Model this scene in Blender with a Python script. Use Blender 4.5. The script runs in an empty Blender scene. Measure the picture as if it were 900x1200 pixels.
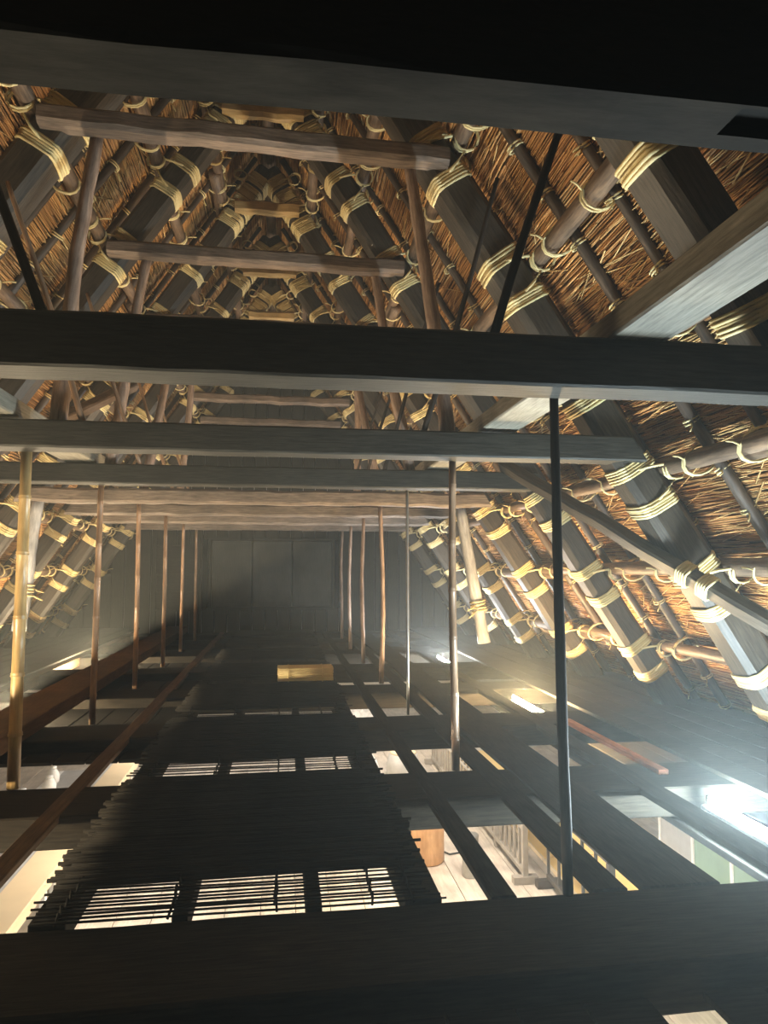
import bpy, math, random
import numpy as np
from mathutils import Vector, Matrix

SC = bpy.context.scene
COL = SC.collection
R = random.Random(7)
NR = np.random.RandomState(5)
EYE = 1.5                      # eye height above the loft floor
PI = math.pi

# ------------------------------------------------------------------ camera
cam_d = bpy.data.cameras.new('camera')
cam_d.sensor_fit = 'HORIZONTAL'
cam_d.sensor_width = 36.0
cam_d.lens = 821.4 / 900 * 36
cam_d.clip_start = 0.02
cam_d.clip_end = 200
cam = bpy.data.objects.new('camera', cam_d)
COL.objects.link(cam)
cam.location = (0, 0, EYE)
cam.rotation_euler = (math.radians(90 + 4.681), 0, -math.radians(8.256))
SC.camera = cam

# ------------------------------------------------------------------ world, light, exposure
HAZE = 0.0095
world = bpy.data.worlds.new('world')
SC.world = world
world.use_nodes = True
wn = world.node_tree
wn.nodes.clear()
wo = wn.nodes.new('ShaderNodeOutputWorld')
wb = wn.nodes.new('ShaderNodeBackground')
wb.inputs[0].default_value = (0.010, 0.011, 0.010, 1)
wb.inputs[1].default_value = 0.0
wn.links.new(wb.outputs[0], wo.inputs['Surface'])
wv = wn.nodes.new('ShaderNodeVolumeScatter')          # haze added for lens glare around the lamps
wv.inputs['Color'].default_value = (0.90, 0.97, 0.95, 1)
wv.inputs['Density'].default_value = HAZE
wv.inputs['Anisotropy'].default_value = 0.55
wn.links.new(wv.outputs[0], wo.inputs['Volume'])

LAMP_POWER = 2100.0             # emission of the loft's tube lamps
ROOM_POWER = 72.0             # ceiling lamps of the room below
SC.view_settings.view_transform = 'Standard'
SC.view_settings.look = 'None'
SC.view_settings.gamma = 1.0
SC.view_settings.use_curve_mapping = False
SC.view_settings.exposure = 0.32
SC.cycles.use_denoising = True
SC.cycles.max_bounces = 6
SC.cycles.diffuse_bounces = 4
SC.cycles.glossy_bounces = 2
SC.cycles.volume_bounces = 0
SC.cycles.sample_clamp_indirect = 6
SC.cycles.caustics_reflective = False
SC.cycles.caustics_refractive = False

for ly in (4.5, 8.5, 12.5, 16.5):
    for lx in (-1.7, 2.4):
        ld = bpy.data.lights.new('room_lamp', 'AREA')
        ld.shape = 'RECTANGLE'
        ld.size = 0.3
        ld.size_y = 1.4
        ld.energy = ROOM_POWER * (1.0 if lx > 0 else 0.6)
        ld.color = (1.0, 0.87, 0.72)
        lo = bpy.data.objects.new('room_lamp', ld)
        lo.location = (lx, ly, -0.35)
        COL.objects.link(lo)

# ------------------------------------------------------------------ materials
def nodes(name):
    m = bpy.data.materials.new(name)
    m.use_nodes = True
    t = m.node_tree
    b = t.nodes['Principled BSDF']
    return m, t, b

def wood(name, dark, light, rough=0.6, scale=6.0, stretch=14.0, bump=0.35, axis=0, stain=None):
    """Weathered timber: grain along an object axis, blotches of wear, fine relief."""
    m, t, b = nodes(name)
    tc = t.nodes.new('ShaderNodeTexCoord')
    mp = t.nodes.new('ShaderNodeMapping')
    sc = [stretch] * 3
    sc[axis] = 1.0
    mp.inputs['Scale'].default_value = sc
    t.links.new(tc.outputs['Object'], mp.inputs['Vector'])
    n1 = t.nodes.new('ShaderNodeTexNoise')
    n1.inputs['Scale'].default_value = scale
    n1.inputs['Detail'].default_value = 5
    n1.inputs['Roughness'].default_value = 0.65
    t.links.new(mp.outputs[0], n1.inputs['Vector'])
    r1 = t.nodes.new('ShaderNodeValToRGB')
    r1.color_ramp.elements[0].position = 0.32
    r1.color_ramp.elements[0].color = (*dark, 1)
    r1.color_ramp.elements[1].position = 0.72
    r1.color_ramp.elements[1].color = (*light, 1)
    t.links.new(n1.outputs['Fac'], r1.inputs[0])
    n2 = t.nodes.new('ShaderNodeTexNoise')
    n2.inputs['Scale'].default_value = 2.2
    n2.inputs['Detail'].default_value = 4
    t.links.new(tc.outputs['Object'], n2.inputs['Vector'])
    mx = t.nodes.new('ShaderNodeMix')
    mx.data_type = 'RGBA'
    mx.blend_type = 'MULTIPLY'
    mx.inputs['Factor'].default_value = 0.75
    r2 = t.nodes.new('ShaderNodeValToRGB')
    r2.color_ramp.elements[0].position = 0.3
    r2.color_ramp.elements[0].color = (0.45, 0.42, 0.40, 1)
    r2.color_ramp.elements[1].position = 0.68
    r2.color_ramp.elements[1].color = (*(stain or (1.15, 1.1, 1.05)), 1)
    t.links.new(n2.outputs['Fac'], r2.inputs[0])
    t.links.new(r1.outputs[0], mx.inputs['A'])
    t.links.new(r2.outputs[0], mx.inputs['B'])
    t.links.new(mx.outputs['Result'], b.inputs['Base Color'])
    b.inputs['Roughness'].default_value = rough
    b.inputs['Specular IOR Level'].default_value = 0.5 if rough < 0.55 else (0.28 if rough < 0.75 else 0.12)
    bp = t.nodes.new('ShaderNodeBump')
    bp.inputs['Strength'].default_value = bump
    bp.inputs['Distance'].default_value = 0.01
    t.links.new(n1.outputs['Fac'], bp.inputs['Height'])
    t.links.new(bp.outputs[0], b.inputs['Normal'])
    return m

def straw(name, c0, c1, rough=0.65, big=3.0):
    """Straw, reed or rope: each strand its own tint."""
    m, t, b = nodes(name)
    g = t.nodes.new('ShaderNodeNewGeometry')
    r = t.nodes.new('ShaderNodeValToRGB')
    r.color_ramp.elements[0].color = (*c0, 1)
    r.color_ramp.elements[1].color = (*c1, 1)
    tc = t.nodes.new('ShaderNodeTexCoord')
    n = t.nodes.new('ShaderNodeTexNoise')
    n.inputs['Scale'].default_value = big
    n.inputs['Detail'].default_value = 3
    t.links.new(tc.outputs['Object'], n.inputs['Vector'])
    a = t.nodes.new('ShaderNodeMath')
    a.operation = 'MULTIPLY_ADD'
    a.inputs[1].default_value = 0.55
    t.links.new(g.outputs['Random Per Island'], a.inputs[0])
    s = t.nodes.new('ShaderNodeMath')
    s.operation = 'MULTIPLY_ADD'
    s.inputs[1].default_value = 1.1
    s.inputs[2].default_value = -0.32
    t.links.new(n.outputs['Fac'], s.inputs[0])
    t.links.new(s.outputs[0], a.inputs[2])
    t.links.new(a.outputs[0], r.inputs[0])
    t.links.new(r.outputs[0], b.inputs['Base Color'])
    b.inputs['Roughness'].default_value = rough
    return m

def plain(name, col, rough=0.6, metal=0.0, var=0.12, scale=8.0):
    m, t, b = nodes(name)
    tc = t.nodes.new('ShaderNodeTexCoord')
    n = t.nodes.new('ShaderNodeTexNoise')
    n.inputs['Scale'].default_value = scale
    n.inputs['Detail'].default_value = 4
    t.links.new(tc.outputs['Object'], n.inputs['Vector'])
    r = t.nodes.new('ShaderNodeValToRGB')
    r.color_ramp.elements[0].position = 0.3
    r.color_ramp.elements[1].position = 0.7
    r.color_ramp.elements[0].color = (*[c * (1 - var) for c in col], 1)
    r.color_ramp.elements[1].color = (*[min(1, c * (1 + var)) for c in col], 1)
    t.links.new(n.outputs['Fac'], r.inputs[0])
    t.links.new(r.outputs[0], b.inputs['Base Color'])
    b.inputs['Roughness'].default_value = rough
    b.inputs['Metallic'].default_value = metal
    return m

def glow(name, col, strength):
    m, t, b = nodes(name)
    b.inputs['Base Color'].default_value = (0.9, 0.9, 0.9, 1)
    b.inputs['Emission Color'].default_value = (*col, 1)
    b.inputs['Emission Strength'].default_value = strength
    return m

M = dict(
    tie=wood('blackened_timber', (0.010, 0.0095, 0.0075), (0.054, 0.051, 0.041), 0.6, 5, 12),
    tie_shaded=wood('shade_darkened_timber', (0.003, 0.0028, 0.0023), (0.030, 0.028, 0.023), 0.8, 2.2, 4, stain=(1.5, 1.45, 1.35)),  # blackened timber copied darker; the nearest beam's shade is in the colour
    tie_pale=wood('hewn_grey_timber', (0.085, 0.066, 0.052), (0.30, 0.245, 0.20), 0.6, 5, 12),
    rafter=wood('smoked_rafter_timber', (0.022, 0.018, 0.014), (0.090, 0.073, 0.055), 0.5, 5, 12),
    log=wood('brown_log', (0.075, 0.048, 0.032), (0.26, 0.18, 0.12), 0.5, 6, 10),
    pole_dark=wood('dark_round_pole', (0.035, 0.025, 0.018), (0.12, 0.085, 0.060), 0.5, 6, 10),
    collar=wood('brown_hewn_timber', (0.085, 0.062, 0.046), (0.28, 0.21, 0.16), 0.55, 5, 12),
    plate=wood('grey_plank_timber', (0.16, 0.15, 0.12), (0.36, 0.34, 0.28), 0.6, 5, 12),
    post=wood('bare_branch_wood', (0.20, 0.135, 0.10), (0.50, 0.37, 0.29), 0.55, 5, 8),
    postgrey=wood('silver_post_wood', (0.26, 0.27, 0.29), (0.58, 0.60, 0.63), 0.5, 5, 8),
    rod=wood('black_rod_wood', (0.020, 0.015, 0.012), (0.060, 0.045, 0.035), 0.75, 5, 8),
    bamboo=wood('yellow_bamboo', (0.42, 0.28, 0.11), (0.68, 0.50, 0.24), 0.32, 4, 8, 0.1),
    bamboo_br=wood('brown_bamboo', (0.20, 0.12, 0.07), (0.46, 0.30, 0.19), 0.32, 4, 8, 0.1),
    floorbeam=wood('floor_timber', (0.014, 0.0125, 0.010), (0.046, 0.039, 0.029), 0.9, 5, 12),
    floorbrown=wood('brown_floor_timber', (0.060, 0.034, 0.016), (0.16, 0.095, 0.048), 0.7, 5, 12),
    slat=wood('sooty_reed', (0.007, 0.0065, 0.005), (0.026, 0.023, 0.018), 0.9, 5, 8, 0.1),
    rope=straw('straw_rope', (0.50, 0.36, 0.14), (0.86, 0.73, 0.39), 0.6, 4),
    reed=straw('reed_thatch', (0.20, 0.080, 0.024), (0.82, 0.45, 0.16), 0.6, 1.3),
    reed2=straw('loose_straw', (0.28, 0.15, 0.045), (0.85, 0.58, 0.25), 0.6, 1.5),
    thatch=plain('packed_thatch', (0.12, 0.060, 0.022), 0.9, 0, 0.5, 30),
    wall=wood('dark_board_wall', (0.022, 0.020, 0.016), (0.060, 0.053, 0.042), 0.8, 4, 10, axis=2),
    panel=wood('grey_reed_screen', (0.075, 0.078, 0.066), (0.14, 0.145, 0.125), 0.8, 4, 20, axis=2),
    housing=plain('grey_lamp_metal', (0.16, 0.165, 0.17), 0.6),
    tube_cool=glow('cool_tube_light', (0.74, 0.92, 1.0), LAMP_POWER),
    tube_white=glow('white_tube_light', (0.90, 0.96, 1.0), LAMP_POWER * 0.75),
    tube_warm=glow('warm_tube_light', (1.0, 0.72, 0.38), LAMP_POWER * 1.0),
    tube_left=glow('soft_warm_tube_light', (1.0, 0.80, 0.52), LAMP_POWER * 0.62),
    red=wood('orange_red_paint', (0.36, 0.10, 0.045), (0.70, 0.30, 0.16), 0.5, 5, 10, axis=1),
    board=wood('pale_room_board', (0.52, 0.47, 0.40), (0.72, 0.67, 0.60), 0.45, 3, 10, 0.1, axis=1),
    cream=plain('cream_laminate', (0.72, 0.58, 0.38), 0.5, 0, 0.05, 3),
    greyedge=plain('grey_edging', (0.42, 0.42, 0.42), 0.5, 0, 0.1),
    stump=wood('tan_stump_wood', (0.52, 0.29, 0.13), (0.74, 0.47, 0.25), 0.55, 3, 5, 0.15, axis=2),
    stumptop=plain('pale_cut_wood', (0.72, 0.54, 0.34), 0.55, 0, 0.12, 12),
    steel=plain('brushed_steel', (0.42, 0.42, 0.40), 0.35, 0.8, 0.15),
    tatami=straw('yellow_matting', (0.72, 0.49, 0.16), (0.90, 0.66, 0.27), 0.7, 2),
    rail=plain('grey_rail_paint', (0.30, 0.27, 0.23), 0.5),
    raildark=plain('dark_rail_paint', (0.06, 0.05, 0.04), 0.5),
    green=plain('green_felt', (0.24, 0.36, 0.23), 0.8, 0, 0.12, 3),
    white=plain('white_paint', (0.82, 0.82, 0.80), 0.5, 0, 0.04),
    plastic=plain('white_plastic', (0.78, 0.78, 0.76), 0.35, 0, 0.06),
    cable=plain('black_cable', (0.02, 0.02, 0.02), 0.5),
    lowwall=plain('room_plaster', (0.72, 0.66, 0.55), 0.8, 0, 0.06, 2),
    palestraw=straw('pale_bundle_straw', (0.62, 0.50, 0.22), (0.88, 0.78, 0.45), 0.6, 6),
)

# ------------------------------------------------------------------ helpers
def mesh_obj(name, verts, faces, mat, parent=None, smooth=False, data=None):
    me = bpy.data.meshes.new(name)
    me.from_pydata([tuple(v) for v in verts], [], faces)
    if smooth:
        me.polygons.foreach_set('use_smooth', [True] * len(me.polygons))
    me.materials.append(mat)
    me.update()
    return link(name, me, parent)

def link(name, me, parent=None, mat4=None):
    o = bpy.data.objects.new(name, me)
    COL.objects.link(o)
    if parent is not None:
        o.parent = parent
    if mat4 is not None:
        o.matrix_local = mat4
    return o

def tag(o, label=None, cat=None, group=None, kind=None):
    if label: o['label'] = label
    if cat: o['category'] = cat
    if group: o['group'] = group
    if kind: o['kind'] = kind
    return o

def empty(name, loc=(0, 0, 0), label=None, cat=None, group=None, kind=None, mat4=None):
    o = bpy.data.objects.new(name, None)
    o.empty_display_size = 0.1
    COL.objects.link(o)
    o.location = loc
    if mat4 is not None:
        o.matrix_world = mat4
    return tag(o, label, cat, group, kind)

def W(x, y, Z):
    """Point given by its height over the eye."""
    return Vector((x, y, Z + EYE))

def frame(p0, p1, up=(0, 0, 1)):
    """Local axes with x from p0 to p1 and z close to up; origin at p0."""
    x = (Vector(p1) - Vector(p0)).normalized()
    u = Vector(up)
    y = u.cross(x)
    if y.length < 1e-4:
        y = Vector((0, 1, 0)).cross(x)
    y.normalize()
    z = x.cross(y)
    m = Matrix((x, y, z)).transposed().to_4x4()
    m.translation = Vector(p0)
    return m

def sweep(secs, cap=True):
    """secs: list of rings (equal length lists of points) -> verts, faces."""
    n = len(secs[0])
    v = [p for s in secs for p in s]
    f = []
    for i in range(len(secs) - 1):
        a, b = i * n, (i + 1) * n
        for j in range(n):
            k = (j + 1) % n
            f.append((a + j, a + k, b + k, b + j))
    if cap:
        f.append(tuple(range(n - 1, -1, -1)))
        f.append(tuple((len(secs) - 1) * n + j for j in range(n)))
    return v, f

def beam_geo(L, w, h, seg=10, bev=0.015, wob=0.006, cut0=0.0, cut1=0.0, rng=R):
    """Hewn timber along x from 0 to L, centred in y and z; cut0/cut1 shorten the top edge."""
    base = [(-w/2 + bev, -h/2), (w/2 - bev, -h/2), (w/2, -h/2 + bev), (w/2, h/2 - bev),
            (w/2 - bev, h/2), (-w/2 + bev, h/2), (-w/2, h/2 - bev), (-w/2, -h/2 + bev)]
    secs = []
    for i in range(seg + 1):
        t = i / seg
        dy, dz = rng.uniform(-wob, wob), rng.uniform(-wob, wob)
        s = []
        for (y, z) in base:
            c = (z / h + 0.5)
            x = t * L + cut0 * c * (1 - t) - cut1 * c * t
            s.append((x, y + dy + rng.uniform(-wob, wob) * 0.5, z + dz + rng.uniform(-wob, wob) * 0.5))
        secs.append(s)
    return sweep(secs)

def log_geo(L, r0, r1, seg=14, n=10, wob=0.15, bend=0.0, rng=R):
    secs = []
    ph = rng.uniform(0, 6.28)
    ph2 = rng.uniform(0, 6.28)
    for i in range(seg + 1):
        t = i / seg
        r = (r0 + (r1 - r0) * t) * (1 + rng.uniform(-wob, wob) * 0.4)
        cy = bend * (math.sin(t * PI * 2.1 + ph) - math.sin(ph)) * 0.5 + rng.uniform(-wob, wob) * r * 0.35
        cz = bend * (math.sin(t * PI * 1.7 + ph2) - math.sin(ph2)) * 0.5 + rng.uniform(-wob, wob) * r * 0.35
        secs.append([(t * L, cy + r * math.cos(a) * (1 + rng.uniform(-wob, wob) * 0.25),
                      cz + r * math.sin(a)) for a in [2 * PI * j / n for j in range(n)]])
    return sweep(secs)

def bamboo_geo(L, r0, r1, step=0.32, n=10, bend=0.0, rng=R):
    """Culm with swollen nodes, along x."""
    secs = []
    xs = []
    x = rng.uniform(0.05, step)
    xs.append((0, 1))
    while x < L - 0.05:
        xs += [(x - 0.014, 1.0), (x - 0.004, 1.20), (x + 0.004, 0.97), (x + 0.008, 1.16), (x + 0.02, 1.0)]
        x += step * rng.uniform(0.85, 1.15)
    xs.append((L, 1))
    ph = rng.uniform(0, 6.28)
    for (x, k) in xs:
        t = x / L
        r = (r0 + (r1 - r0) * t) * k
        c = bend * (math.sin(t * PI * 1.8 + ph) - math.sin(ph))
        secs.append([(x, c + r * math.cos(a), c * 0.4 + r * math.sin(a)) for a in [2 * PI * j / n for j in range(n)]])
    return sweep(secs)

def tube_path(pts, r, n=6, closed=False):
    P = [Vector(p) for p in pts]
    N = len(P)
    secs = []
    for i in range(N):
        if closed:
            d = P[(i + 1) % N] - P[i - 1]
        else:
            d = P[min(i + 1, N - 1)] - P[max(i - 1, 0)]
        d.normalize()
        u = Vector((0, 0, 1)) if abs(d.z) < 0.9 else Vector((1, 0, 0))
        a = d.cross(u).normalized()
        b = d.cross(a).normalized()
        secs.append([tuple(P[i] + a * r * math.cos(q) + b * r * math.sin(q)) for q in [2 * PI * j / n for j in range(n)]])
    return secs

def add_tube(V, F, pts, r, n=5, closed=False, fixed=None):
    secs = tube_path(pts, r, n, closed)
    if closed:
        secs = secs + [secs[0]]
    v, f = sweep(secs, cap=not closed)
    o = len(V)
    V += v
    F += [tuple(i + o for i in q) for q in f]

def add_box(V, F, lo, hi):
    o = len(V)
    (x0, y0, z0), (x1, y1, z1) = lo, hi
    V += [(x0, y0, z0), (x1, y0, z0), (x1, y1, z0), (x0, y1, z0), (x0, y0, z1), (x1, y0, z1), (x1, y1, z1), (x0, y1, z1)]
    F += [tuple(o + i for i in q) for q in ((0, 3, 2, 1), (4, 5, 6, 7), (0, 1, 5, 4), (1, 2, 6, 5), (2, 3, 7, 6), (3, 0, 4, 7))]

def box_obj(name, lo, hi, mat, parent=None, bev=0.004):
    """Box with chamfered edges; vertices in world (or parent) space around its own origin."""
    c = [(a + b) / 2 for a, b in zip(lo, hi)]
    d = [(b - a) / 2 for a, b in zip(lo, hi)]
    e = min(bev, min(d) * 0.4)
    V = []
    for sx in (-1, 1):
        for sy in (-1, 1):
            for sz in (-1, 1):
                V += [(sx * (d[0] - e), sy * (d[1] - e), sz * d[2]), (sx * (d[0] - e), sy * d[1], sz * (d[2] - e)), (sx * d[0], sy * (d[1] - e), sz * (d[2] - e))]
    import bmesh
    bm = bmesh.new()
    for v in V: bm.verts.new(v)
    bmesh.ops.convex_hull(bm, input=bm.verts)
    bmesh.ops.dissolve_limit(bm, angle_limit=0.01, verts=bm.verts, edges=bm.edges)
    me = bpy.data.meshes.new(name)
    bm.to_mesh(me)
    bm.free()
    me.materials.append(mat)
    o = link(name, me, parent)
    o.location = c
    return o

def lathe_geo(prof, n=24):
    secs = [[(r * math.cos(a), r * math.sin(a), z) for a in [2 * PI * j / n for j in range(n)]] for (r, z) in prof]
    v, f = sweep([s[::-1] for s in secs])
    return v, f

def beam(name, p0, p1, w, h, mat, up=(0, 0, 1), seg=10, bev=0.015, wob=0.006, cut0=0, cut1=0, parent=None):
    L = (Vector(p1) - Vector(p0)).length
    v, f = beam_geo(L, w, h, seg, bev, wob, cut0, cut1)
    o = mesh_obj(name, v, f, mat, parent)
    o.matrix_local = frame(p0, p1, up)
    return o

def log(name, p0, p1, r0, r1, mat, seg=14, n=10, wob=0.15, bend=0.0, parent=None):
    L = (Vector(p1) - Vector(p0)).length
    v, f = log_geo(L, r0, r1, seg, n, wob, bend)
    o = mesh_obj(name, v, f, mat, parent, True)
    o.matrix_local = frame(p0, p1)
    return o

# ------------------------------------------------------------------ layout
T = [1.173 + 2.02 * k for k in range(9)]       # truss lines, first to last
AX, AZ, S = -0.25, 5.40, 1.53                  # ridge axis, rafter apex over the eye, slope
NRM = math.sqrt(1 + S * S)
SIDES = (1, -1)                                # 1: the slope above the tube lamps
ORD = ['', 'first', 'second', 'third', 'fourth', 'fifth', 'sixth', 'seventh', 'eighth', 'ninth', 'tenth']
SLOPE = {1: 'on the lamp-side roof slope', -1: 'on the lampless roof slope'}
SROW = {1: 'lamp-side', -1: 'lampless'}
def order(k):                                  # trusses counted from the gable window
    return ORD[8 - k]
def nvec(s):
    return Vector((s * S / NRM, 0, 1 / NRM))
def roof(s, Z, y, off=0.0):
    """Point on the rafter centre plane at height Z over the eye, pushed out along the normal."""
    p = Vector((AX + s * (AZ - Z) / S, y, Z + EYE))
    return p + nvec(s) * off
PUR = [-0.95, -0.14, 0.67, 1.48, 2.28, 3.20, 4.03, 4.75]   # purlin heights over the eye
Y_END = 17.45
Y_BEG = -0.9

# ------------------------------------------------------------------ the setting: roof slopes, gable wall, floors
def roof_slope(s):
    name = 'roof_right' if s > 0 else 'roof_left'
    root = empty(name, (AX, 0, 0), kind='structure')
    tag(root, 'thatched roof slope ' + ('above' if s > 0 else 'opposite') + ' the tube lamps, underside of reed matting', 'roof')
    zt, zb = AZ + 0.55, -2.6
    a0 = roof(s, zt, Y_BEG, 0.42); b0 = roof(s, zb, Y_BEG, 0.42)
    a1 = roof(s, zt, Y_END + 0.4, 0.42); b1 = roof(s, zb, Y_END + 0.4, 0.42)
    n = nvec(s) * 0.35
    V = [a0, b0, b1, a1, a0 + n, b0 + n, b1 + n, a1 + n]
    V = [v - Vector((AX, 0, 0)) for v in V]
    F = [(0, 1, 2, 3), (7, 6, 5, 4), (0, 4, 5, 1), (1, 5, 6, 2), (2, 6, 7, 3), (3, 7, 4, 0)]
    mesh_obj('thatch', V, F, M['thatch'], root)
    # reed matting: reeds lie along the ridge, thousands of them
    d = np.array(roof(s, zb, 0) - roof(s, zt, 0)); LS = np.linalg.norm(d); d = d / LS
    yv = np.array([0, 1.0, 0]); nn = np.array(nvec(s))
    o = np.array(roof(s, zt, 0)) - np.array([AX, 0, 0])
    def reeds(nm, rows_pitch, mean_len, rad, jit_ang, offs, mat, umin=0, umax=1, y0=Y_BEG, y1=Y_END + 0.3, keep=1.0):
        C, D, Lh, Rr = [], [], [], []
        us = np.arange(umin * LS, umax * LS, rows_pitch)
        for u in us:
            y = y0 + NR.uniform(-mean_len, 0)
            while y < y1:
                L = mean_len * NR.uniform(0.6, 1.3)
                if NR.rand() < keep:
                    yc = min(max(y + L / 2, y0), y1)
                    C.append((u + NR.uniform(-0.5, 0.5) * rows_pitch, yc, NR.uniform(*offs)))
                    D.append(NR.normal(0, jit_ang)); Lh.append(L / 2); Rr.append(rad * NR.uniform(0.6, 1.3))
                y += L * NR.uniform(0.85, 1.0)
        C = np.array(C); D = np.array(D); Lh = np.array(Lh)[:, None]; Rr = np.array(Rr)[:, None]
        tilt = NR.normal(0, 0.010, len(D))
        ctr = o + C[:, :1] * d + C[:, 1:2] * yv + C[:, 2:] * nn
        dr = np.cos(D)[:, None] * yv + np.sin(D)[:, None] * d + tilt[:, None] * nn
        si = np.cos(D)[:, None] * d - np.sin(D)[:, None] * yv
        P = []
        for e in (-1, 1):
            for a in (0.25 * PI + PI / 2, 0.25 * PI + PI / 2 + 2 * PI / 3, 0.25 * PI + PI / 2 + 4 * PI / 3):
                P.append(ctr + dr * Lh * e + Rr * (math.cos(a) * si + math.sin(a) * nn))
        V = np.stack(P, 1).reshape(-1, 3)
        N = len(C)
        base = (np.arange(N) * 6)[:, None]
        fs = np.concatenate([base + np.array([q]) for q in ((0, 1, 4, 3), (1, 2, 5, 4), (2, 0, 3, 5))], 0)
        me = bpy.data.meshes.new(nm)
        me.vertices.add(len(V)); me.vertices.foreach_set('co', V.ravel())
        me.loops.add(fs.size); me.loops.foreach_set('vertex_index', fs.ravel().astype(np.int32))
        me.polygons.add(len(fs)); me.polygons.foreach_set('loop_start', np.arange(0, fs.size, 4, dtype=np.int32))
        me.polygons.foreach_set('loop_total', np.full(len(fs), 4, np.int32))
        me.materials.append(mat); me.update(); me.validate()
        ob = link(nm, me, root); ob['kind'] = 'stuff'
        return ob
    reeds('reed_matting', 0.0108, 1.5, 0.0075, 0.014, (0.385, 0.41), M['reed'])
    reeds('loose_straw', 0.028, 0.46, 0.0055, 0.13, (0.365, 0.395), M['reed2'], 0.46 if s > 0 else 0.62, 1.0, 0.8, 9.5, 0.9)
    reeds('straw_wisp', 0.06, 0.5, 0.006, 0.35, (0.36, 0.39), M['reed2'], 0.0, 1.0, Y_BEG, Y_END, 0.22)
    return root
for s in SIDES:
    roof_slope(s)

# gable wall with reed-screened window
def gable():
    Y = Y_END
    wl = empty('wall_back', (0, Y, 0), kind='structure')
    tag(wl, 'dark boarded gable wall at the far end of the loft', 'wall')
    n = 0
    x = -5.2
    while x < 4.8:
        w = 0.30
        top = (AZ - abs(x + w / 2 - AX) * S + 0.75) + EYE
        x0, x1 = x + 0.006, x + w - 0.006
        def piece(z0, z1):
            if z1 - z0 > 0.05:
                box_obj('wall_board', (x0, 0.0, z0), (x1, 0.05 + 0.012 * (n % 2), z1), M['wall'], wl)
        inside = x1 > -1.76 and x0 < 1.28
        if inside:
            piece(-0.5, 0.56)
            piece(2.23, top)
        else:
            piece(-0.5, max(top, 0.2))
        x += w
        n += 1
    wi = empty('window_1', (-0.24, Y - 0.02, 0.56), kind='structure')
    tag(wi, 'wide three-panel reed screen window in the gable wall', 'window')
    for (a, b, c, d) in ((-1.53, 1.53, -0.05, 0.03), (-1.53, 1.53, 1.63, 1.71), (-1.53, -1.45, 0.03, 1.63), (1.45, 1.53, 0.03, 1.63)):
        box_obj('window_frame', (a, -0.05, c), (b, 0.05, d), M['wall'], wi)
    for i in range(3):
        x0 = -1.45 + i * 2.9 / 3
        p = box_obj('screen_panel', (x0 + 0.012, -0.01, 0.035), (x0 + 2.9 / 3 - 0.012, 0.02, 1.625), M['panel'], wi)
        V, F = [], []
        q = -0.46
        while q < 0.46:
            add_box(V, F, (q, -0.027, -0.79), (q + 0.022, -0.012, 0.79))
            q += 0.034
        r = mesh_obj('reed_lattice', V, F, M['panel'], p)
        r['kind'] = 'stuff'
    # dark cupboard doors beside the window
    dr = empty('door_1', (-2.5, Y - 0.03, 0), kind='structure')
    tag(dr, 'dark battened door in the gable wall beside the screen window', 'door')
    box_obj('door_leaf', (-0.46, -0.02, 0.5), (0.46, 0.03, 2.1), M['floorbeam'], dr)
    for z in (0.52, 0.95, 1.35, 1.7, 2.05):
        box_obj('batten', (-0.46, -0.05, z), (0.46, -0.021, z + 0.05), M['wall'], dr)
    for x in (-0.52, 0.47):
        box_obj('door_post', (x, -0.06, 0.0), (x + 0.06, 0.03, 2.25), M['wall'], dr)
gable()

# lower room
LZ = -2.4
def lower_room():
    fl = empty('floor_lower', (0, 0, LZ), kind='structure')
    tag(fl, 'pale plank floor of the room below the loft', 'floor')
    x = -6.2
    while x < 6.2:
        for (y0, y1) in ((1.0, 7.2), (7.2, 12.6), (12.6, 20.4)):
            box_obj('floor_board', (x + 0.004, y0 + 0.003, -0.05), (x + 0.396, y1 - 0.003, R.uniform(-0.003, 0.0)), M['board'], fl)
        x += 0.4
    for nm, lo, hi in (('wall_lower_back', (-6.2, 20.4, LZ), (6.2, 20.5, -0.3)), ('wall_lower_right', (6.2, 1.0, LZ), (6.3, 20.4, -0.9)), ('wall_lower_left', (-6.3, 1.0, LZ), (-6.2, 20.4, -0.9)), ('wall_lower_front', (-6.2, 0.9, LZ), (6.2, 1.0, -0.3))):
        o = box_obj(nm, lo, hi, M['lowwall'])
        tag(o, 'pale plaster wall of the room below, ' + nm.split('_')[-1] + ' side', 'wall', kind='structure')
lower_room()

# loft floor edges: dark boards along both eaves, and on the side away from the lamps, plus runs added for shade
def eave_boards():
    fl = empty('floor', (0, 0, -0.12), kind='structure')
    tag(fl, 'dark boards along the eaves of the loft, with boards added for shade', 'floor')
    for (x0, x1, ya, yb, dz) in ((3.12, 5.2, 0.6, 17.4, 0.17), (-5.4, -3.30, 0.6, 17.4, 0.25), (-2.70, -1.10, 6.4, 17.4, 0), (1.45, 3.12, 13.6, 17.4, 0), (-1.1, 1.0, 15.2, 17.4, 0), (1.0, 1.45, 15.2, 17.4, 0), (-5.2, 1.40, 0.2, 2.64, 0), (1.62, 4.9, 0.2, 2.64, 0), (3.28, 5.2, 2.64, 17.4, -0.40)):  # near runs added to block room light; last, a dark sheet under the lamps
        n = max(1, round((x1 - x0) / 0.26))
        w = (x1 - x0) / n
        for i in range(n):
            box_obj('floor_board', (x0 + i * w + 0.004, ya, dz - 0.03), (x0 + (i + 1) * w - 0.004, yb, dz + R.uniform(-0.004, 0.004)), M['floorbeam'], fl)
eave_boards()

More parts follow.
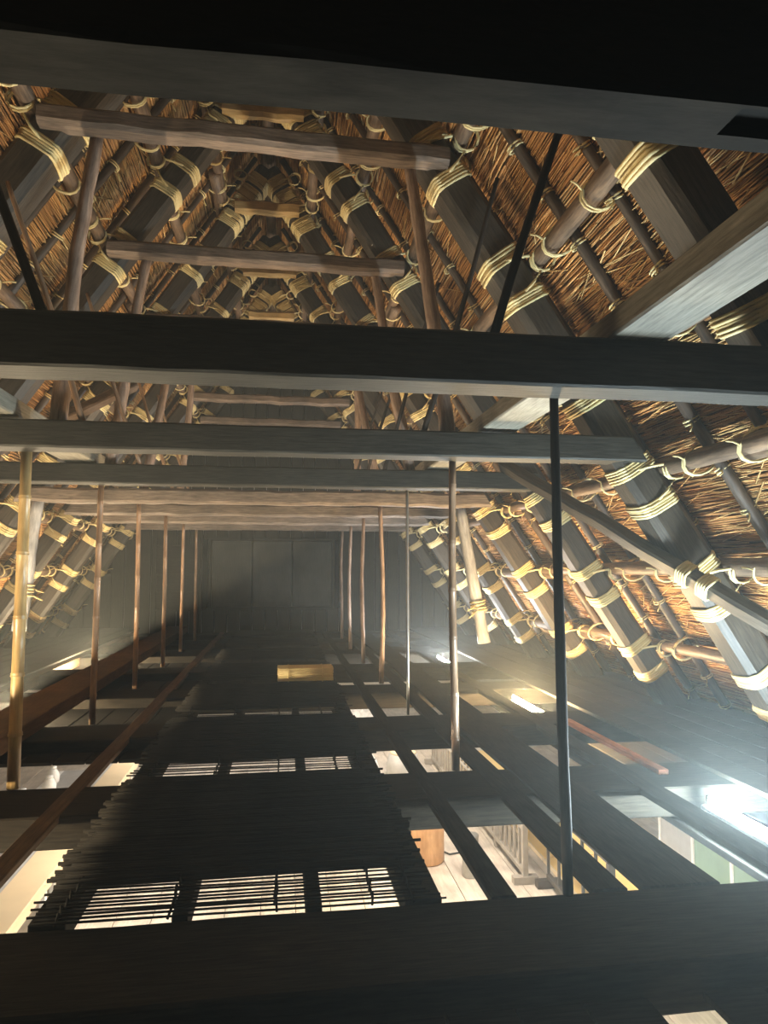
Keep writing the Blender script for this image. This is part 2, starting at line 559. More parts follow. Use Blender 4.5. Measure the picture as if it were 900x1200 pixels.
# ------------------------------------------------------------------ tie beams
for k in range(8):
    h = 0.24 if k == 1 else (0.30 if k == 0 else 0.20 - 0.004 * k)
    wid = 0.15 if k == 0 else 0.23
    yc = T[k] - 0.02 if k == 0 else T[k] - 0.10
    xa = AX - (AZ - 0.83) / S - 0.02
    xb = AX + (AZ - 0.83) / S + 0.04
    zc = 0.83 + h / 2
    lab = {0: 'shade-darkened black overhead tie beam with a notch cut in its underside',
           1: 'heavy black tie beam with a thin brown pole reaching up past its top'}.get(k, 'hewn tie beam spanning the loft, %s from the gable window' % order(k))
    mat = M['tie_shaded'] if k == 0 else (M['tie'] if k < 4 else M['tie_pale'])
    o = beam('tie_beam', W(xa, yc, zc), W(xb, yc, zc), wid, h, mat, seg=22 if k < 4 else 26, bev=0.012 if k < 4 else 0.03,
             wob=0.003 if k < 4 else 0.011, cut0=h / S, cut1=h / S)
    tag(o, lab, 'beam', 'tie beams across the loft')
    if k == 0:
        # mortise in the underside
        cv, cf = [], []
        add_box(cv, cf, (0, 0, 0), (0.50, 0.078, 0.12))
        cv = [Vector((v[0], v[1], v[2])) for v in cv]
        cut = mesh_obj('cutter', [Vector((0.815, 1.098, EYE + 0.735)) + v for v in cv], cf, M['tie'])
        bpy.context.view_layer.update()
        md = o.modifiers.new('mortise', 'BOOLEAN')
        md.operation = 'DIFFERENCE'
        md.solver = 'EXACT'
        md.object = cut
        dg = bpy.context.evaluated_depsgraph_get()
        me = bpy.data.meshes.new_from_object(o.evaluated_get(dg))
        o.modifiers.clear()
        o.data = me
        bpy.data.objects.remove(cut)

# ------------------------------------------------------------------ straw lashing meshes (shared)
def rounded_loop(hw, hh, n=16, ex=4.0):
    pts = []
    for i in range(n):
        a = 2 * PI * i / n
        c, s_ = math.cos(a), math.sin(a)
        pts.append((math.copysign(abs(c) ** (2 / ex), c) * hw, math.copysign(abs(s_) ** (2 / ex), s_) * hh))
    return pts

def lashing_mesh(seed, half=0.14, strands=5, gap=0.11):
    rg = random.Random(seed)
    V, F = [], []
    for b in (-1, 1):
        tl = rg.uniform(-0.12, 0.12) + b * 0.08
        x0 = b * (gap + 0.058)
        for i in range(strands):
            x = x0 + (i - (strands - 1) / 2) * 0.0235
            r = 0.0135 * rg.uniform(0.85, 1.1)
            tt = tl + rg.uniform(-0.05, 0.05)
            e = half + r * 0.6 + rg.uniform(-0.002, 0.006)
            add_tube(V, F, [(x + y * tt * 0.5 + z * tt * 0.3, y, z) for (y, z) in rounded_loop(e, e)], r, 5, True)
    # turns that bind the purlin lying on the rafter's back
    for sy in (-1, 1):
        for j in range(2):
            y = sy * (half + 0.045 + 0.026 * j)
            rr = 0.088
            add_tube(V, F, [(rr * math.cos(a), y + 0.02 * math.sin(a + j), half + 0.07 + rr * math.sin(a)) for a in [2 * PI * q / 12 for q in range(12)]], 0.0105, 5, True)
        for b in (-1, 1):
            add_tube(V, F, [(b * (gap + 0.03), sy * (half + 0.015), -0.02), (b * 0.11, sy * (half + 0.035), 0.07), (b * 0.07, sy * (half + 0.05), half + 0.01)], 0.012, 5)
    me = bpy.data.meshes.new('straw_lashing')
    me.from_pydata([tuple(v) for v in V], [], F)
    me.polygons.foreach_set('use_smooth', [True] * len(me.polygons))
    me.materials.append(M['rope'])
    me.update()
    return me
LASH = [lashing_mesh(i) for i in range(4)]
TOPLASH = [lashing_mesh(20 + i, 0.14, 9, 0.07) for i in range(2)]

def tie_loop_mesh(seed, a, zlo, zhi, r, turns=2):
    rg = random.Random(seed)
    V, F = [], []
    for t in range(turns):
        y = (t - (turns - 1) / 2) * 0.024
        sk = rg.uniform(-0.02, 0.02)
        add_tube(V, F, [(a * math.cos(q), y + sk * math.sin(q), (zlo + zhi) / 2 + (zhi - zlo) / 2 * math.sin(q)) for q in [2 * PI * i / 14 for i in range(14)]], r, 5, True)
    # loose tail
    add_tube(V, F, [(a * 0.7, 0.01, zlo + 0.02), (a * 1.1, 0.03, zlo - 0.01), (a * 1.4, 0.035 + rg.uniform(0, 0.02), zlo - 0.05)], r * 0.8, 5)
    me = bpy.data.meshes.new('rope_tie')
    me.from_pydata([tuple(v) for v in V], [], F)
    me.polygons.foreach_set('use_smooth', [True] * len(me.polygons))
    me.materials.append(M['rope'])
    me.update()
    return me
PTIE = [tie_loop_mesh(i, 0.092, -0.094, 0.17, 0.0085) for i in range(3)]
STIE = [tie_loop_mesh(9 + i, 0.058, -0.058, 0.06, 0.0075) for i in range(3)]

# ------------------------------------------------------------------ rafters
for k in range(8):
    for s in SIDES:
        y = T[k] + 0.03 + R.uniform(-0.015, 0.015)
        top = roof(s, AZ - 0.02, y)
        bot = roof(s, -1.75, y)
        L = (bot - top).length
        root = empty('rafter', mat4=frame(bot, top, up=tuple(nvec(s))))
        tag(root, 'thick squared rafter bound with straw %s, %s from the gable' % (SLOPE[s], order(k)), 'rafter', 'main rafters of the roof')
        w = 0.30 if k in (1, 2) else 0.27
        v, f = beam_geo(L, w, w, 14, 0.05, 0.007)
        o = mesh_obj('timber', v, f, M['rafter'], root)
        for i, Z in enumerate(PUR):
            p = roof(s, Z, y, 0.21)
            x = (root.matrix_world.inverted() @ p).x
            if x < 0.3 or x > L - 0.15:
                continue
            me = TOPLASH[i % 2] if Z > 4.5 else LASH[(k + i + (s > 0)) % 4]
            m = Matrix.Translation((x, 0, 0)) @ Matrix.Diagonal((1, w / 0.28, w / 0.28, 1))
            link('straw_lashing', me, root, m)
        if k >= 2:
            link('straw_lashing', TOPLASH[k % 2], root, Matrix.Translation((L - 0.32, 0, 0)) @ Matrix.Diagonal((0.8, w / 0.28, w / 0.28, 1)))

# ------------------------------------------------------------------ purlins with rope ties
BAYF = (0.14, 0.45, 0.77)
POLEY = [(k, T[k] + 2.02 * f) for k in range(0, 8) for f in BAYF]
POLEY = [(-1, T[0] - 2.02 + 2.02 * f) for f in BAYF] + POLEY
POLEY = [(k, y) for (k, y) in POLEY if y < Y_END - 0.1]
PNAME = {-0.95: 'lowest', -0.14: 'second lowest', 0.67: 'third lowest', 1.48: 'fourth lowest', 2.28: 'fourth highest', 3.20: 'third highest', 4.03: 'second highest', 4.75: 'highest'}
for s in SIDES:
    for i, Z in enumerate(PUR):
        base = roof(s, Z, Y_BEG, 0.215)
        root = empty('purlin', base, 'horizontal round log purlin %s, %s of its slope' % (SLOPE[s], PNAME[Z]), 'purlin', 'purlins behind the rafters')
        cuts = [0.0, 4.4 + R.uniform(-1, 1), 10.2 + R.uniform(-1, 1), Y_END - Y_BEG - 0.02]
        for j in range(3):
            a = cuts[j] - (0.45 if j else 0)
            b = cuts[j + 1] + (0.45 if j < 2 else 0)
            dz = (0.035 if j % 2 else -0.035) * 1.0
            off = Vector((-s * dz * 0.55, 0, dz * 0.84))       # spliced logs lie side by side, along the slope
            r0 = R.uniform(0.064, 0.078)
            log('log', Vector((0, a, 0)) + off, Vector((0, b, 0)) + off, r0, r0 * 0.86, M['log'], seg=int((b - a) * 3), n=9, wob=0.12, bend=0.015, parent=root)
        # ties where the slope poles cross
        d = (roof(s, 1, 0) - roof(s, 0, 0)).normalized()      # up the slope
        n = nvec(s)
        yv = Vector((0, 1, 0))
        m3 = Matrix((d, n.cross(d), n)).transposed()
        for (k, y) in POLEY:
            if y < 0.5 or (R.random() < 0.12):
                continue
            m = m3.to_4x4()
            m.translation = Vector((0, y - Y_BEG, 0))
            m = m @ Matrix.Rotation(R.uniform(-0.25, 0.25), 4, 'X') @ Matrix.Diagonal((1.12, 1, 1.05, 1))
            link('rope_tie', PTIE[R.randrange(3)], root, m)

# ------------------------------------------------------------------ slope poles under the thatch
for s in SIDES:
    for (k, y) in POLEY:
        top = roof(s, AZ + 0.15, y, 0.335)
        bot = roof(s, -1.9, y + R.uniform(-0.12, 0.12), 0.335)
        L = (top - bot).length
        bay = 8 - k
        if k >= 0:
            lab = '%s round dark pole under the %s thatch in the %s bay from the gable' % (ORD[3 - POLEY.index((k, y)) % 3], SROW[s], ORD[min(bay, 10)])
        else:
            lab = '%s round dark pole under the %s thatch behind the notched tie beam' % (ORD[3 - POLEY.index((k, y)) % 3], SROW[s])
        root = empty('slope_pole', mat4=frame(bot, top, up=tuple(nvec(s))), label=lab, cat='pole', group='slope poles %s, bay %d' % (SROW[s], bay))
        r0 = R.uniform(0.044, 0.056)
        v, f = log_geo(L, r0, r0 * 0.75, 22, 8, 0.12, 0.03)
        mesh_obj('log', v, f, M['pole_dark'], root, True)
        x = R.uniform(0.2, 0.5)
        while x < L - 0.2:
            zz = (root.matrix_world @ Vector((x, 0, 0))).z
            if y > 0.6 and not (R.random() < 0.15):
                link('rope_loop', STIE[R.randrange(3)], root, Matrix.Translation((x, 0, 0)) @ Matrix.Rotation(PI / 2 + R.uniform(-0.3, 0.3), 4, 'Z'))
            x += R.uniform(0.34, 0.55)

# ------------------------------------------------------------------ collars, ridge ties and their posts
for k in range(1, 8):
    Z = 3.19
    hx = (AZ - Z) / S
    y = T[k] - 0.14
    o = beam('collar_beam', W(AX - hx - 0.06, y, Z + (0.03 if k == 2 else 0)), W(AX + hx + 0.04, y, Z - 0.02), 0.17, 0.15, M['collar'], seg=16, bev=0.03, wob=0.008)
    tag(o, 'slim hewn collar beam joining two rafters high up, %s from the gable' % order(k), 'beam', 'collar beams under the ridge')
    Z = 4.80
    hx = (AZ - Z) / S
    if k >= 2:
        o = beam('ridge_tie', W(AX - hx - 0.03, y + 0.02, Z), W(AX + hx + 0.03, y + 0.02, Z), 0.13, 0.17, M['bamboo'], seg=6, bev=0.035, wob=0.01)
        tag(o, 'short wood tie lashed between rafter tips at the ridge, %s from the gable' % order(k), 'beam', 'short ties under the ridge')
# ridge pole log
rp = empty('ridge_pole', W(AX, Y_BEG, AZ + 0.26), 'round log ridge pole lying in the fork of the rafter tips', 'pole')
log('log', (0, 0, 0), (0, Y_END - Y_BEG - 0.02, 0), 0.085, 0.08, M['log'], seg=30, wob=0.1, bend=0.02, parent=rp)
for k in range(2, 8):
    m = Matrix.Translation((0, T[k] + 0.9 - Y_BEG, 0)) @ Matrix.Rotation(0.3, 4, 'Z')
    link('rope_tie', PTIE[k % 3], rp, m)

for k in (2, 3, 4, 5):
    for s in SIDES:
        x0, x1 = (0.96, 1.24) if s > 0 else (-1.385, -1.58)
        if k > 2:
            x0 += s * R.uniform(-0.1, 0.2); x1 += s * R.uniform(-0.05, 0.2)
        o = log('hanging_post', W(x1, T[k] - 0.05, 1.02), W(x0, T[k] - 0.05, 3.20), 0.060, 0.046, M['post'], seg=14, n=9, wob=0.2, bend=0.03)
        tag(o, 'bare knotty %s post between tie beam and collar, %s from the gable' % (SROW[s], order(k + 0)), 'post', 'posts under the collar beams')

# slanting thin rods from rafter to tie beam
for k in range(1, 6):
    for s in SIDES:
        if s > 0:
            a, b = (W(0.945, T[k] - 0.17, 1.06), W(1.56, T[k] - 0.19, 2.98)) if k == 1 else (W(1.03, T[k] - 0.17, 1.02), W(1.62, T[k] - 0.19, 3.02))
        else:
            a, b = (W(-1.0, T[k] - 0.17, 1.06), W(-1.64, T[k] - 0.19, 2.86)) if k == 1 else (W(-1.38, T[k] - 0.17, 1.02), W(-1.93, T[k] - 0.19, 2.7))
        L = (b - a).length
        v, f = log_geo(L, 0.0215, 0.017, 14, 8, 0.1, 0.02)
        mt = M['rod'] if s > 0 or k == 1 else M['bamboo_br']
        o = mesh_obj('slanting_rod', v, f, mt, None, True)
        o.matrix_world = frame(a, b)
        tag(o, 'thin slanting %s rod from tie beam to rafter, %s truss from the gable' % (SROW[s], order(k)), 'rod', 'slanting rods above the tie beams')

# long plate timbers lying on the tie beams
o = beam('plate_timber', W(1.625, T[1] - 1.4, 1.130), W(1.625, T[4] - 0.1, 1.095), 0.29, 0.125, M['plate'], seg=14, bev=0.01, wob=0.003)
tag(o, 'long pale grey squared timber lying over the tie beams on the lamp side', 'beam')
o = beam('plate_timber', W(-1.96, T[1] - 1.0, 1.130), W(-1.96, T[4] - 0.1, 1.095), 0.29, 0.125, M['plate'], seg=14, bev=0.01, wob=0.003)
tag(o, 'long pale grey squared timber lying over the tie beams opposite the lamps', 'beam')

# wind braces
br = empty('wind_brace', W(3.29, 4.35, -0.39), 'hewn diagonal wind brace crossing the rafters above the nearest tube lamp', 'brace')
pA, pB = Vector((0, 0, 0)), Vector((2.30 - 3.29, 7.05 - 4.35, 1.10 + 0.39))
ext = (pA - pB).normalized() * 0.9
beam('timber', pA + ext, pB, 0.15, 0.11, M['rafter'], up=(-0.8, 0, -0.5), seg=14, bev=0.02, wob=0.008, parent=br)
V, F = [], []
fm = frame(pA + ext, pB, (-0.8, 0, -0.5))
for c0 in (1.42, 1.62):
    for i in range(5):
        x = c0 + i * 0.022
        add_tube(V, F, [fm @ Vector((x + yy * 0.2, yy, zz)) for (yy, zz) in rounded_loop(0.088, 0.068)], 0.012, 5, True)
mesh_obj('straw_lashing', V, F, M['rope'], br, True)
b2 = beam('wind_brace', W(-2.78, 7.05, 1.10), W(-1.95, 9.45, 2.42), 0.15, 0.11, M['log'], up=(0.8, 0, -0.5), seg=10, bev=0.02, wob=0.008)
tag(b2, 'hewn brown wind brace climbing the rafters on the slope opposite the lamps', 'brace')

# silver struts below the tie beams near the eaves
for s, a, b in ((-1, W(-2.99, T[4] - 0.1, 0.86), W(-3.16, T[4] - 0.1, -0.75)), (1, W(2.43, T[5] - 1.9, 0.86), W(2.74, T[5] - 1.9, -1.0))):
    st = empty('eave_strut', b, 'pale weathered round strut leaning below the tie beams near the %s eaves' % SROW[s], 'strut', 'pale struts near the eaves')
    lg = log('log', (0, 0, 0), a - b, 0.085, 0.075, M['postgrey'], seg=12, wob=0.15, bend=0.02, parent=st)
    for h in (0.55,):
        m = frame((0, 0, 0), a - b) @ Matrix.Translation((h, 0, 0)) @ Matrix.Rotation(PI / 2, 4, 'Z') @ Matrix.Diagonal((1.7, 1.7, 1.7, 1))
        link('rope_tie', STIE[0], st, m)
        link('rope_tie', STIE[1], st, m @ Matrix.Translation((0, 0.05, 0)))

# ------------------------------------------------------------------ upright poles
for k in range(1, 8):
    for s in SIDES:
        if s < 0 and k == 1:
            continue
        x = 1.31 if s > 0 else -1.815
        y = T[k] + (0.055 if k > 1 else 0.03)
        a, b = W(x + R.uniform(-0.015, 0.015) + (0.012 if k == 1 else 0), y, -1.5), W(x + R.uniform(-0.02, 0.02), y, 0.86 if k > 1 else 1.12)
        L = (b - a).length
        sd = 'lamp-side row' if s > 0 else 'row away from the lamps'
        if s < 0 and k == 2:
            v, f = bamboo_geo(L, 0.043, 0.037, 0.40, 12, 0.008); mt = M['bamboo']
            lab = 'thick yellow jointed bamboo pole standing in the row away from the lamps'
        elif s > 0 and k == 1:
            v, f = log_geo(L, 0.026, 0.021, 18, 10, 0.12, 0.012); mt = M['rod']
            lab = 'dark brown upright pole rising past the heavy black tie beam'
        elif s > 0 and k == 3:
            v, f = log_geo(L, 0.016, 0.016, 10, 8, 0.05, 0.0); mt = M['steel']
            lab = 'thin straight grey upright rod in the lamp-side row'
        elif s > 0 and k >= 4:
            v, f = log_geo(L, 0.034, 0.028, 16, 9, 0.2, 0.03); mt = M['post']
            lab = 'knotty brown upright pole in the %s, %s from the gable window' % (sd, order(k))
        else:
            v, f = bamboo_geo(L, 0.031, 0.027, 0.38, 10, 0.010); mt = M['bamboo_br']
            lab = 'slim brown bamboo pole in the %s, %s from the gable window' % (sd, order(k))
        o = mesh_obj('upright_pole', v, f, mt, None, True)
        o.matrix_world = frame(a, b)
        tag(o, lab, 'pole', 'upright poles in two rows')

# ------------------------------------------------------------------ loft floor: cross beams, joists, slat mats
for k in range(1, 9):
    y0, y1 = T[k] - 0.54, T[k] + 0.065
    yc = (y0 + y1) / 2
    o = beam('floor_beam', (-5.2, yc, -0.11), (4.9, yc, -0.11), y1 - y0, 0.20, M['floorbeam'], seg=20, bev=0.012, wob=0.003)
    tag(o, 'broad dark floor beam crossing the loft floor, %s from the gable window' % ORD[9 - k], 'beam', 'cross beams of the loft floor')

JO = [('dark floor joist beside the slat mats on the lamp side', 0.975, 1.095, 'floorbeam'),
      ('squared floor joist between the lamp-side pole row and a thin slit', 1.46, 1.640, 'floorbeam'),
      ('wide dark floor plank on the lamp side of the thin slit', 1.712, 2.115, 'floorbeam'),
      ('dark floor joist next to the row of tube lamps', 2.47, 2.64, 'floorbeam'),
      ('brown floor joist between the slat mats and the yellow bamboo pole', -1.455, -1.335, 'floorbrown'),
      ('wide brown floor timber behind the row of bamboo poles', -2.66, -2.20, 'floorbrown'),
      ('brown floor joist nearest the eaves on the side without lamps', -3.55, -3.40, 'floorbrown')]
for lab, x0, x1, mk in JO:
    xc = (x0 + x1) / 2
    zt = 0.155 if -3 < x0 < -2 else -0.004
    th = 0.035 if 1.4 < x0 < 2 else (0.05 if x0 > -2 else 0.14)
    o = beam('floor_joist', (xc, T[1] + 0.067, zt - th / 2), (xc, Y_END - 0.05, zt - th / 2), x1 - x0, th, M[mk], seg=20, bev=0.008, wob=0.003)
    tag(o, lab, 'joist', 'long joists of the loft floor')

def slat_geo(L, r, seed):
    rg = random.Random(seed)
    v, f = log_geo(L, r, r * 0.85, 8, 6, 0.15, 0.006, rg)
    return v, f
SL = []
for i in range(6):
    me = bpy.data.meshes.new('slat')
    v, f = slat_geo(1.66 + 0.022 * i, 0.0095, 100 + i)
    me.from_pydata([tuple(q) for q in v], [], f)
    me.polygons.foreach_set('use_smooth', [True] * len(me.polygons))
    me.materials.append(M['slat'])
    me.update()
    SL.append(me)
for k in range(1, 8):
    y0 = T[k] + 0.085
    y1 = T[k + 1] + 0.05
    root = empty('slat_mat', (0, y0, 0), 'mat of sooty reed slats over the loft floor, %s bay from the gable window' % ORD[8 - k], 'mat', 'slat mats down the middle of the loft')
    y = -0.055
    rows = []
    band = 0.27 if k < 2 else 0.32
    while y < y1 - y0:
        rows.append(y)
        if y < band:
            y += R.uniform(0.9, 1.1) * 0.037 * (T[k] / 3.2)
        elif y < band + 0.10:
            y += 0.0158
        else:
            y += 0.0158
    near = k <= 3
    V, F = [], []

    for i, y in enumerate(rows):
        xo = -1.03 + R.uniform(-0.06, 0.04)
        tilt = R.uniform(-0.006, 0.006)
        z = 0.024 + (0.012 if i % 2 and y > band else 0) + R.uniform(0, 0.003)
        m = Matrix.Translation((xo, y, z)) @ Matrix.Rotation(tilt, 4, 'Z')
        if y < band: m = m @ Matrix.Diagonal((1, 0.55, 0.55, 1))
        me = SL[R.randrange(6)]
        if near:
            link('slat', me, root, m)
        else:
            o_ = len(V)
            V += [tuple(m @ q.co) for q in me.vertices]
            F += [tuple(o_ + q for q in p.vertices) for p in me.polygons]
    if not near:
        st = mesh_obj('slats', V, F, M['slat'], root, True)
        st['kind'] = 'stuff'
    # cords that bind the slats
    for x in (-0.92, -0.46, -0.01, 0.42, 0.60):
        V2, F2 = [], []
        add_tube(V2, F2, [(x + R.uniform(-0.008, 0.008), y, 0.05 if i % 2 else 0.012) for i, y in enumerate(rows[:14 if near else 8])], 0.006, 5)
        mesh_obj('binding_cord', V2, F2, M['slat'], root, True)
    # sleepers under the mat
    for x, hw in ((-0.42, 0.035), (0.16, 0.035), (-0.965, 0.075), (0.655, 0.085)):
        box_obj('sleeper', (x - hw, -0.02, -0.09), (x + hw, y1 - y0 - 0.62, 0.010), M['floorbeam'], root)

# stack of pale straw boards lying on a mat
bd = empty('straw_bundle', (0.32, 9.45, 0.055), 'small flat bundle of pale yellow straw lying on the slat mats', 'bundle')
V, F = [], []
for i in range(7):
    for j in range(14):
        yy = -0.16 + j * 0.0245
        zz = 0.014 + i * 0.024
        add_tube(V, F, [(-0.35 + R.uniform(-0.015, 0.015), yy, zz), (0, yy + R.uniform(-0.003, 0.003), zz), (0.35 + R.uniform(-0.015, 0.015), yy, zz)], 0.0125, 6)
mesh_obj('straw', V, F, M['palestraw'], bd, True)['kind'] = 'stuff'
for x in (-0.22, 0.22):
    V, F = [], []
    add_tube(V, F, [(x, -0.16 + 0.16 + 0.185 * c, 0.085 + 0.096 * s_) for (c, s_) in rounded_loop(1, 1, 20, 6)], 0.006, 5, True)
    mesh_obj('cord', V, F, M['rope'], bd, True)

# ------------------------------------------------------------------ tube lamps along the eaves
LAMPS = [(2.88, 3.42, 'tube_cool', 'cool white glowing tube lamp nearest the green screen'),
         (2.83, 7.34, 'tube_warm', 'warm yellow glowing tube lamp in the middle of the lamp row'),
         (2.79, 11.38, 'tube_white', 'white glowing tube lamp closest to the gable window'),
         (-3.00, 3.42, 'tube_left', 'warm tube lamp behind the wide brown timber, furthest from the gable'),
         (-3.00, 7.34, 'tube_left', 'warm tube lamp behind the wide brown timber, middle of three'),
         (-3.00, 11.38, 'tube_left', 'warm tube lamp behind the wide brown timber, nearest the gable')]
for (x, y, mk, lab) in LAMPS:
    lp = empty('tube_lamp', (x, y, -0.14), lab, 'lamp', 'tube lamps along the eaves')
    hs = box_obj('housing', (-0.035, -0.03, 0.0), (0.035, 1.15, 0.045), M['housing'], lp, 0.008)
    for yy in (-0.02, 1.09):
        q = box_obj('lamp_holder', (-0.016, yy, 0.046), (0.016, yy + 0.03, 0.112), M['housing'], hs, 0.004)
        q.location = q.location - hs.location
    V, F = [], []
    add_tube(V, F, [(0, 0.012, 0.085), (0, 0.55, 0.085), (0, 1.088, 0.085)], 0.014, 10)
    mesh_obj('tube', V, F, M[mk], lp, True)
    for yy in (0.02, 1.13):
        q = box_obj('bracket', (-0.05, yy - 0.02, -0.11), (0.05, yy, 0.0), M['floorbeam'], hs)
        q.location = q.location - hs.location
o = box_obj('red_plank', (2.76, 4.95, -0.008), (2.84, 6.75, 0.03), M['red'])
tag(o, 'narrow orange-red painted plank lying in line with the tube lamps', 'plank')
o = beam('lamp_rail', (-3.05, T[1] + 0.067, -0.279), (-3.05, 12.9, -0.279), 0.75, 0.05, M['floorbeam'], seg=10, bev=0.005, wob=0.002)
tag(o, 'dark trough board under the lamps behind the wide brown timber', 'board')
o = beam('lamp_rail', (2.83, T[1] + 0.067, -0.277), (2.83, 12.9, -0.277), 0.16, 0.05, M['floorbeam'], seg=10, bev=0.005, wob=0.002)
tag(o, 'thin dark rail carrying the row of tube lamps', 'rail')

# ------------------------------------------------------------------ things in the room below
def thing_at(name, loc, label, cat, group=None):
    return empty(name, loc, label, cat, group)

st = thing_at('stump_stool', (1.97, 9.60, LZ), 'tan tree-stump stool standing on pale boards in the room below', 'stool')
v, f = lathe_geo([(0.215, 0), (0.24, 0.02), (0.238, 0.30), (0.242, 0.54), (0.236, 0.565)], 28)
mesh_obj('trunk', v, f, M['stump'], st, True)
v, f = lathe_geo([(0.232, 0.562), (0.230, 0.575), (0.19, 0.578)], 28)
mesh_obj('cut_top', v, f, M['stumptop'], st)

sb = thing_at('steel_bin', (2.43, 9.05, LZ), 'small grey steel cylinder bin beside the tan stump stool', 'bin')
v, f = lathe_geo([(0.10, 0), (0.105, 0.01), (0.105, 0.48), (0.109, 0.49), (0.109, 0.51), (0.098, 0.512)], 20)
mesh_obj('body', v, f, M['steel'], sb, True)
v, f = lathe_geo([(0.096, 0.40), (0.094, 0.50), (0.02, 0.495)], 20)
mesh_obj('inner_tray', v, f, M['cable'], sb, True)

V, F = [], []
add_tube(V, F, [(2.22, 9.85, LZ + 0.02), (2.32, 9.72, LZ + 0.012), (2.45, 9.75, LZ + 0.012), (2.62, 9.95, LZ + 0.012), (2.7, 10.3, LZ + 0.012)], 0.012, 6)
tag(mesh_obj('power_cable', V, F, M['cable'], None, True), 'black cable on the boards behind the tan stump stool', 'cable')

s2 = thing_at('round_stool', (2.30, 13.35, LZ), 'pale grey drum-shaped stool on the floor of the room below', 'stool')
v, f = lathe_geo([(0.27, 0), (0.30, 0.03), (0.31, 0.25), (0.27, 0.44), (0.25, 0.45)], 24)
mesh_obj('body', v, f, M['greyedge'], s2, True)
v, f = lathe_geo([(0.245, 0.451), (0.25, 0.47), (0.23, 0.485)], 24)
mesh_obj('seat', v, f, M['cream'], s2, True)

def crumple(name, loc, sx, sy, sz, seed, label, cat):
    rg = np.random.RandomState(seed)
    n = 15
    V, F = [], []
    for i in range(n):
        for j in range(n):
            u, w_ = i / (n - 1) * 2 - 1, j / (n - 1) * 2 - 1
            z = max(0, 1 - u * u) * max(0, 1 - w_ * w_)
            z = z ** 0.6 * (0.55 + 0.45 * rg.rand()) * sz
            V.append((u * sx + rg.uniform(-0.02, 0.02), w_ * sy + rg.uniform(-0.02, 0.02), z))
    for i in range(n - 1):
        for j in range(n - 1):
            a = i * n + j
            F.append((a, a + n, a + n + 1, a + 1))
    bt = len(V)
    V += [(v_[0], v_[1], 0.0) for v_ in V[:bt]]
    F += [tuple(bt + q for q in reversed(g)) for g in F[:(n - 1) * (n - 1)]]
    o = mesh_obj(name, V, F, M['plastic'])
    o.location = loc
    return tag(o, label, cat)
crumple('plastic_sheet', (1.64, 13.9, LZ), 0.28, 0.40, 0.42, 3, 'crumpled white plastic sheet heaped beside the drum-shaped stool', 'sheet')
crumple('plastic_sheet', (1.95, 18.6, LZ), 0.55, 0.55, 0.45, 5, 'crumpled white plastic sheet by the back wall of the room below', 'sheet')

def railing(name, x, y0, y1, step, h, mat, label, group=None):
    rl = thing_at(name, (x, y0, LZ), label, 'railing', group)
    L = y1 - y0
    box_obj('bottom_rail', (-0.03, 0, 0.10), (0.03, L, 0.16), mat, rl)
    box_obj('top_rail', (-0.035, 0, h - 0.05), (0.035, L, h), mat, rl)
    box_obj('middle_rail', (-0.02, 0, h * 0.62), (0.02, L, h * 0.62 + 0.04), mat, rl)
    n = int(L / step)
    me = None
    for i in range(n + 1):
        yy = i * L / n
        big = i % 6 == 0
        w = 0.035 if big else 0.016
        if big:
            box_obj('post', (-w, yy - w, 0.0), (w, yy + w, h - 0.051), mat, rl)
        elif me is None:
            b = box_obj('bar', (-w, -w, 0.161), (w, w, h - 0.051), mat, rl)
            b.location.y = yy
            me = b
        else:
            b = me.copy()
            COL.objects.link(b)
            b.location.y = yy
    for yy in (0.0, L):
        box_obj('foot', (-0.16, yy - 0.05, 0.0), (0.16, yy + 0.05, 0.09), mat, rl)
railing('barred_railing', 3.05, 8.75, 14.2, 0.19, 1.0, M['rail'], 'grey barred railing along the pale boards of the room below')
railing('barred_railing', 3.30, 6.9, 8.6, 0.30, 1.0, M['raildark'], 'short dark thin-barred railing beside the yellow matting')

for i in range(4):
    for j in range(2):
        y0 = 7.5 + i * 1.85
        x0 = 3.50 + j * 0.95
        o = empty('tatami_mat', (x0, y0, LZ), 'yellow woven floor mat beyond the barred railings in the room below', 'mat', 'yellow mats in the room below')
        box_obj('matting', (0.03, 0.0, 0.0), (0.91, 1.82, 0.05), M['tatami'], o)
        for xx in (0.0, 0.911):
            box_obj('edge_band', (xx, 0.0, 0.0), (xx + 0.028, 1.82, 0.052), M['cream'], o)

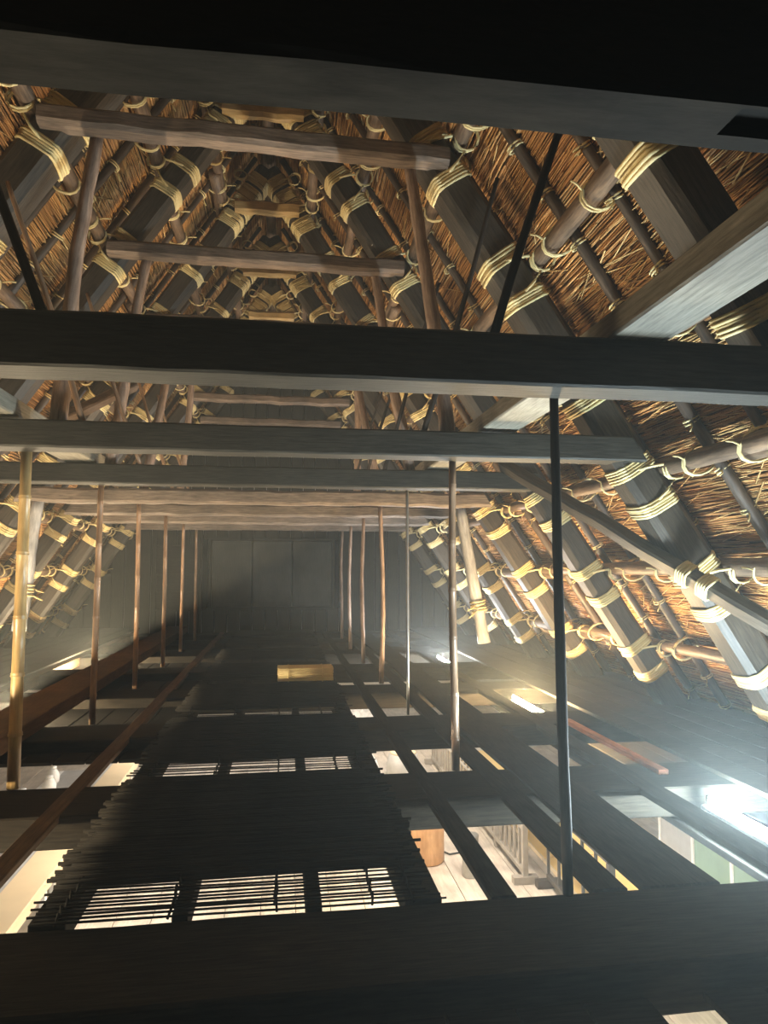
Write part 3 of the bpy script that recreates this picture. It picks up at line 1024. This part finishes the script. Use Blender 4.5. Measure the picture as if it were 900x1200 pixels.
# green screen with white frame
gs = thing_at('panel_screen', (4.12, 4.9, LZ), 'low screen of green panels in a white frame in the room below', 'screen')
H = 1.29
for i in range(5):
    ya = i * 0.62
    box_obj('post', (-0.02, ya - 0.02, 0), (0.02, ya + 0.02, H), M['white'], gs)
    if i < 4:
        box_obj('panel', (-0.008, ya + 0.021, 0.08), (0.008, ya + 0.599, H - 0.041), M['green'] if i != 3 else M['greyedge'], gs)
        box_obj('top_rail', (-0.02, ya + 0.021, H - 0.04), (0.02, ya + 0.599, H), M['white'], gs)
        box_obj('bottom_rail', (-0.02, ya + 0.021, 0.03), (0.02, ya + 0.599, 0.079), M['white'], gs)

# cream counter and grey bench
def counter(name, x0, x1, y0, y1, h, top, edge, label):
    c = thing_at(name, (0, 0, LZ), label, 'counter')
    xs = x0 + (x1 - x0) * 0.28
    box_obj('top', (xs, y0, h - 0.04), (x1, y1, h), M[top], c)
    box_obj('rear_edge', (x0, y0, h - 0.04), (xs - 0.002, y1, h - 0.005), M[edge], c)
    y = y0 + 0.1
    while y < y1:
        box_obj('leg', (x1 - 0.12, y, 0), (x1 - 0.06, y + 0.06, h - 0.041), M['white'], c)
        box_obj('leg', (x0 + 0.04, y, 0), (x0 + 0.10, y + 0.06, h - 0.041), M['white'], c)
        y += 1.4
    box_obj('apron', (x1 - 0.05, y0 + 0.02, h - 0.16), (x1 - 0.025, y1 - 0.02, h - 0.041), M['cream'], c)
counter('cream_counter', -2.78, -2.30, 6.4, 12.4, 0.80, 'cream', 'greyedge', 'long cream-topped counter with a grey rear edge in the room below')
counter('grey_counter', -3.62, -3.12, 8.6, 12.4, 0.62, 'greyedge', 'white', 'long grey-topped counter behind the cream counter in the room below')
for i, (x, y, z) in enumerate(((-3.45, 11.7, 0.62), (-3.35, 11.2, 0.62), (-3.52, 10.6, 0.62))):
    jr = thing_at('white_jar', (x, y, LZ + z), 'white rounded jar standing on the grey-topped counter', 'jar', 'jars on the grey counter')
    v, f = lathe_geo([(0.06, 0), (0.09, 0.03), (0.10, 0.12), (0.06, 0.2), (0.045, 0.22)], 16)
    mesh_obj('body', v, f, M['plastic'], jr, True)
    v, f = lathe_geo([(0.05, 0.221), (0.05, 0.25), (0.02, 0.26)], 16)
    mesh_obj('lid', v, f, M['white'], jr, True)
